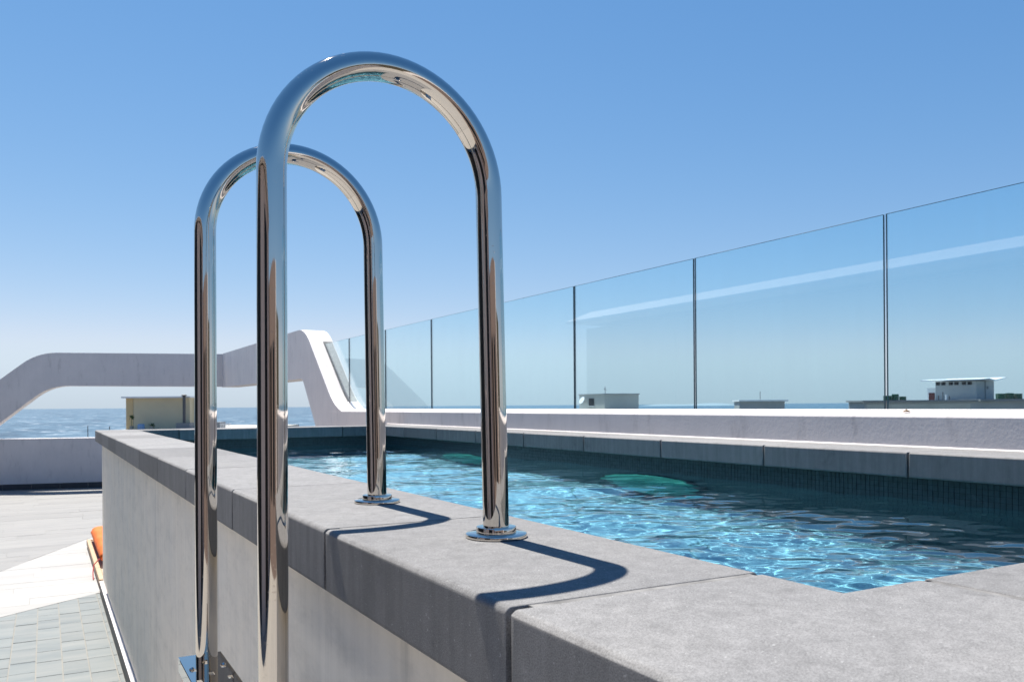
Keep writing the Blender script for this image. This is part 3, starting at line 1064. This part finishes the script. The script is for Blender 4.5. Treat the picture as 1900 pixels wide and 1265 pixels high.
class Site:
    """local frame at a distance: x to the right, y away from the camera, z up, origin on the eye-level ray"""
    def __init__(s, px, depth, yaw=0.0):
        s.d = depth
        r = ray(px, HOR)
        o = r * depth
        s.o = Vector((o.x, o.y, 0))
        s.m = F_PX / depth
        a = math.atan2(_rt.y, _rt.x) + yaw
        s.px = px
        s.xf = Matrix.Translation(s.o) @ Matrix.Rotation(a, 4, 'Z')
    def x(s, px): return (px - s.px) / s.m
    def z(s, px, y): # height of a pixel row, horizon row depends on the column
        return ZC + (HOR - ROLL * (px - 950) - y) / s.m
    def box(s, name, x0, x1, y0, y1, z0, z1, mat, parent=None, bevel=0):
        return box(name, x0, x1, y0, y1, z0, z1, mat, parent, bevel, xf=s.xf)
    def at(s, x, y, z): return s.xf @ Vector((x, y, z))

# cream rooftop house at left
s = Site(235, 42)
root = thing('cream_house', s.at(2, 4, GZ), 'cream rooftop house with flat overhanging roof and dark flue pipe, left by the sea', 'building')
zr = s.z(300, 796); zt = s.z(260, 738.5)
s.box('wall', 0, s.x(352), 0, 3.0, zr, zt, 'cream', root)
s.box('lit_corner_strip', -.02, s.x(247), -.03, -.002, zr, zt - .003, 'cream_lit', root)
s.box('roof', s.x(229), s.x(356), -.25, 3.1, zt + .002, zt + .08, 'white_metal', root)
s.box('annex', s.x(352.5), s.x(362), .6, 2.5, zr, zt - .1, 'beige', root)
s.box('main_block', s.x(232), s.x(470), -.9, 9, GZ, zr - .002, 'beige', root)
s.box('flue_base', s.x(336), s.x(361), -.65, -.15, zr, s.z(345, 784), 'roof_grey', root)
tube('flue', [s.at(s.x(347.5), -.4, s.z(347, 784)), s.at(s.x(347.5), -.4, s.z(347, 735))], .075, 'pole', root, 10)
lathe('flue_cap', [(.06, 0), (.13, .02), (.13, .06), (.05, .09)], s.at(s.x(347.5), -.4, s.z(347, 735)), 'pole', root, 12)
s.box('roof_box', s.x(401), s.x(413.5), -.4, .4, zr, s.z(405, 782.5), 'roof_grey', root)
for k in range(7):
    xx = s.x(414.5 + 3 * k)
    s.box('baluster', xx, xx + .02, -.5, -.48, zr, s.z(420, 786.5), 'white_metal', root)
s.box('railing', s.x(414), s.x(434), -.52, -.46, s.z(420, 786.4), s.z(420, 785), 'white_metal', root)
b = s.at(s.x(273), -.7, zr)
o = lathe('barrel', [(.14, 0), (.16, .05), (.165, .14), (.16, .24), (.14, .28)], b, 'blue', None, 14)
tag(o, 'small pale blue barrel standing on the roof before the cream house', 'barrel')
def potted(px, hgt, lab, big):
    b = s.at(s.x(px), -.6, zr)
    r = thing('potted_plant', b, lab, 'plant')
    lathe('pot', [(.06, 0), (.09, .16), (.095, .18)], b, 'pot', r, 10)
    tube('stem', [b + Vector((0, 0, .15)), b + Vector((.02, 0, hgt))], .012, 'green', r, 5)
    bm = bmesh.new()
    for k in range(70):
        d = Vector((random.gauss(0, 1), random.gauss(0, 1), random.gauss(0, 1))) * big
        p = b + Vector((.02, 0, hgt)) + d
        t = Vector((random.uniform(-1, 1), random.uniform(-1, 1), random.uniform(-1, 1))).normalized() * .05
        w = t.cross(Vector((.3, .5, .8))).normalized() * .022
        bm.faces.new([bm.verts.new(q) for q in (p - t, p + w, p + t, p - w)])
    from_bm('foliage', bm, 'green', r)
potted(253.5, .62, 'thin potted plant with a tuft on top at the cream house corner', .05)
potted(290, .18, 'low potted plant right of the small blue barrel', .07)
for px, yt in ((172, 789), (212, 790)):
    b = s.at(s.x(px), -.5, GZ)
    t = s.at(s.x(px), -.5, s.z(px, yt))
    o = tube('mast', [b, t], .02, 'pole', None, 6)
    tag(o, 'thin dark mast against the sea, ' + ('left one of the two' if px < 190 else 'right one, nearer the cream house'), 'mast', 'thin masts by the sea')

# beige rooftop box in the middle
s = Site(1122, 62, R(24))
root = thing('beige_rooftop_house', s.at(0, 3, GZ), 'beige rooftop box with one dark window behind the glass balustrade', 'building')
zt, zr = s.z(1140, 731.5), s.z(1140, 763)
wl = 2.95; ll = 3.9
s.box('wall', 0, wl, 0, ll, zr, zt, 'beige', root)
s.box('roof', -.06, wl + .06, -.06, ll + .06, zt + .002, zt + .07, 'concrete', root)
w = s.box('window', -.03, -.001, 1.55, 2.35, s.z(1100, 752.5), s.z(1100, 738.5), 'frame', root)
s.box('pane', -.04, -.031, 1.6, 1.93, s.z(1100, 752), s.z(1100, 739), 'dark_glass', w)
s.box('pane', -.04, -.031, 1.97, 2.3, s.z(1100, 752), s.z(1100, 739), 'dark_glass', w)
s.box('sill', -.08, -.001, 1.5, 2.4, s.z(1100, 754), s.z(1100, 753), 'white_metal', w)
s.box('main_block', -2, 9, -2, 11, GZ, zr - .002, 'concrete', root)
tube('antenna', [s.at(.75, 1.2, zt + .07), s.at(.75, 1.2, s.z(1141, 716))], .02, 'pole', root, 6)
tube('antenna', [s.at(.62, 1.2, s.z(1141, 720)), s.at(.88, 1.2, s.z(1141, 723))], .015, 'pole', root, 6)
d = lathe('satellite_dish', [(.02, 0), (.22, .05), (.30, .11)], (0, 0, 0), 'white_metal', None, 14)
d.data.transform(Matrix.Translation(s.at(-.22, 2.95, s.z(1092, 743)) - WL[root]) @ Matrix.Rotation(R(-62), 4, 'Y'))
d.parent = root
tube('dish_arm', [s.at(-.22, 2.95, s.z(1092, 743)), s.at(.01, 2.95, s.z(1092, 745))], .025, 'pole', root, 6)

# low flat roof
s = Site(1412, 85)
root = thing('low_roof_house', s.at(0, 3, GZ), 'low flat grey roof with thin mast just above the white parapet', 'building')
zt = s.z(1410, 744.5)
s.box('wall', s.x(1372), s.x(1456), 0, 2, GZ, zt, 'concrete', root)
s.box('roof', s.x(1370), s.x(1461), -.3, 2.3, zt + .002, zt + .14, 'white_metal', root)
tube('mast', [s.at(s.x(1416), 1, zt), s.at(s.x(1416), 1, s.z(1416, 726))], .03, 'pole', root, 6)

# long grey building with pavilion and tanks
s = Site(1789, 66)
root = thing('long_grey_building', s.at(0, 4, GZ), 'long flat grey building with rooftop pavilion under a winged roof at right', 'building')
zt = s.z(1650, 745.5)
s.box('wall', s.x(1603), s.x(2080), 0, 3.0, GZ, zt, 'concrete', root)
s.box('rear_block', s.x(1722), s.x(2080), 3.02, 12, GZ, zt + .134, 'concrete', root)
s.box('plinth', s.x(1608), s.x(1800), -.02, -.002, GZ, zt - .16, 'beige', root)
s.box('roof', s.x(1598), s.x(1812), -.25, 3.0, zt + .002, zt + .13, 'roof_grey', root)
s.box('roof', s.x(1815), s.x(2090), -.35, 3.0, zt + .004, zt + .17, 'roof_grey', root)
for px_, hh, rr in ((1744, .35, .05), (1752, .62, .035), (1758, .42, .07), (1764, .30, .05)):
    tube('vent_pipe', [s.at(s.x(px_), .2, zt + .13), s.at(s.x(px_), .2, zt + .13 + hh)], rr, 'white_metal' if px_ == 1758 else 'pole', root, 8)
yawm = Site(1812, 68.5, R(38))
def pav(px, py): return yawm.z(px, py)
zw = pav(1790, 705)
pw = thing('roof_pavilion', yawm.at(0, 0, zt + .14), 'grey rooftop pavilion with winged roof and row of small windows', 'building')
lx, ly = 3.3, 3.3
# corner at the origin: wall faces run to the left (-x side via +y) and to the right (+x)
yawm.box('wall', 0, lx, 0, ly, zt + .135, zw - .05, 'concrete', pw)
for k in range(6):
    y0 = .35 + k * .46 + (.14 if k > 1 else 0) + (.14 if k > 3 else 0)
    yawm.box('window', -.03, -.001, y0, y0 + .33, pav(1760, 713.5), pav(1760, 708), 'dark_glass', pw)
# winged roof: two slopes rising outwards
bm = bmesh.new()
zr0, zc_, zr1 = zw + .02, zw - .06, zw + .22
rp = [(-.5, zr0 - .02), (.9, zr0 + .05), (2.1, zc_), (4.3, zr1), (4.3, zr1 + .06), (2.1, zc_ + .10), (.9, zr0 + .14), (-.5, zr0 + .05)]
prism('roof', [yawm.at(x, -.6, z) for x, z in rp], yawm.xf.to_3x3() @ Vector((0, ly + 1.6, 0)), 'white_metal', pw)
yawm.box('porch', .4, 1.3, ly + .01, ly + .9, zt + .136, pav(1715, 718.5), 'white_metal', pw)
dr = yawm.box('door', .36, .398, ly + .25, ly + .75, zt + .14, pav(1715, 728), 'door_red', pw)
yawm.box('vent', 1.9, 2.2, -.06, -.001, pav(1820, 721), pav(1820, 716), 'roof_grey', pw)
yawm.box('downpipe', 1.55, 1.61, -.05, -.001, zt + .14, zw - .06, 'roof_grey', pw)
def tank(px, py, rpx):
    b = s.at(s.x(px), 1.0, zt + (.132 if px < 1810 else .172))
    h_ = max(.3, s.z(px, py) - b.z)
    r_ = rpx / s.m
    bm = bmesh.new()
    n = 20
    prof_ = []
    m_ = 8
    for i in range(m_):
        prof_ += [(r_ * .96, h_ * i / m_), (r_, h_ * (i + .35) / m_), (r_, h_ * (i + .7) / m_)]
    prof_ += [(r_ * .95, h_ * .97), (r_ * .5, h_), (r_ * .15, h_)]
    o = lathe('water_tank', prof_, b, 'tank', None, n)
    return o
for (px, py, rp_, lab) in ((1657.5, 733.5, 7.5, 'green water tank on the grey roof, directly right of the glass seam'),
                           (1672, 730.5, 6.2, 'tallest green water tank in the group left of the pavilion'),
                           (1686, 735, 6.2, 'shortest green water tank in the group left of the pavilion'),
                           (1870, 729.5, 8.0, 'green water tank right of the pavilion, left one of the right group'),
                           (1887, 728.5, 7.5, 'green water tank right of the pavilion, second of the right group'),
                           (1903, 729.5, 7.5, 'green water tank cut by the right picture edge')):
    tag(tank(px, py, rp_), lab, 'water tank', 'green tanks on the long grey roof')
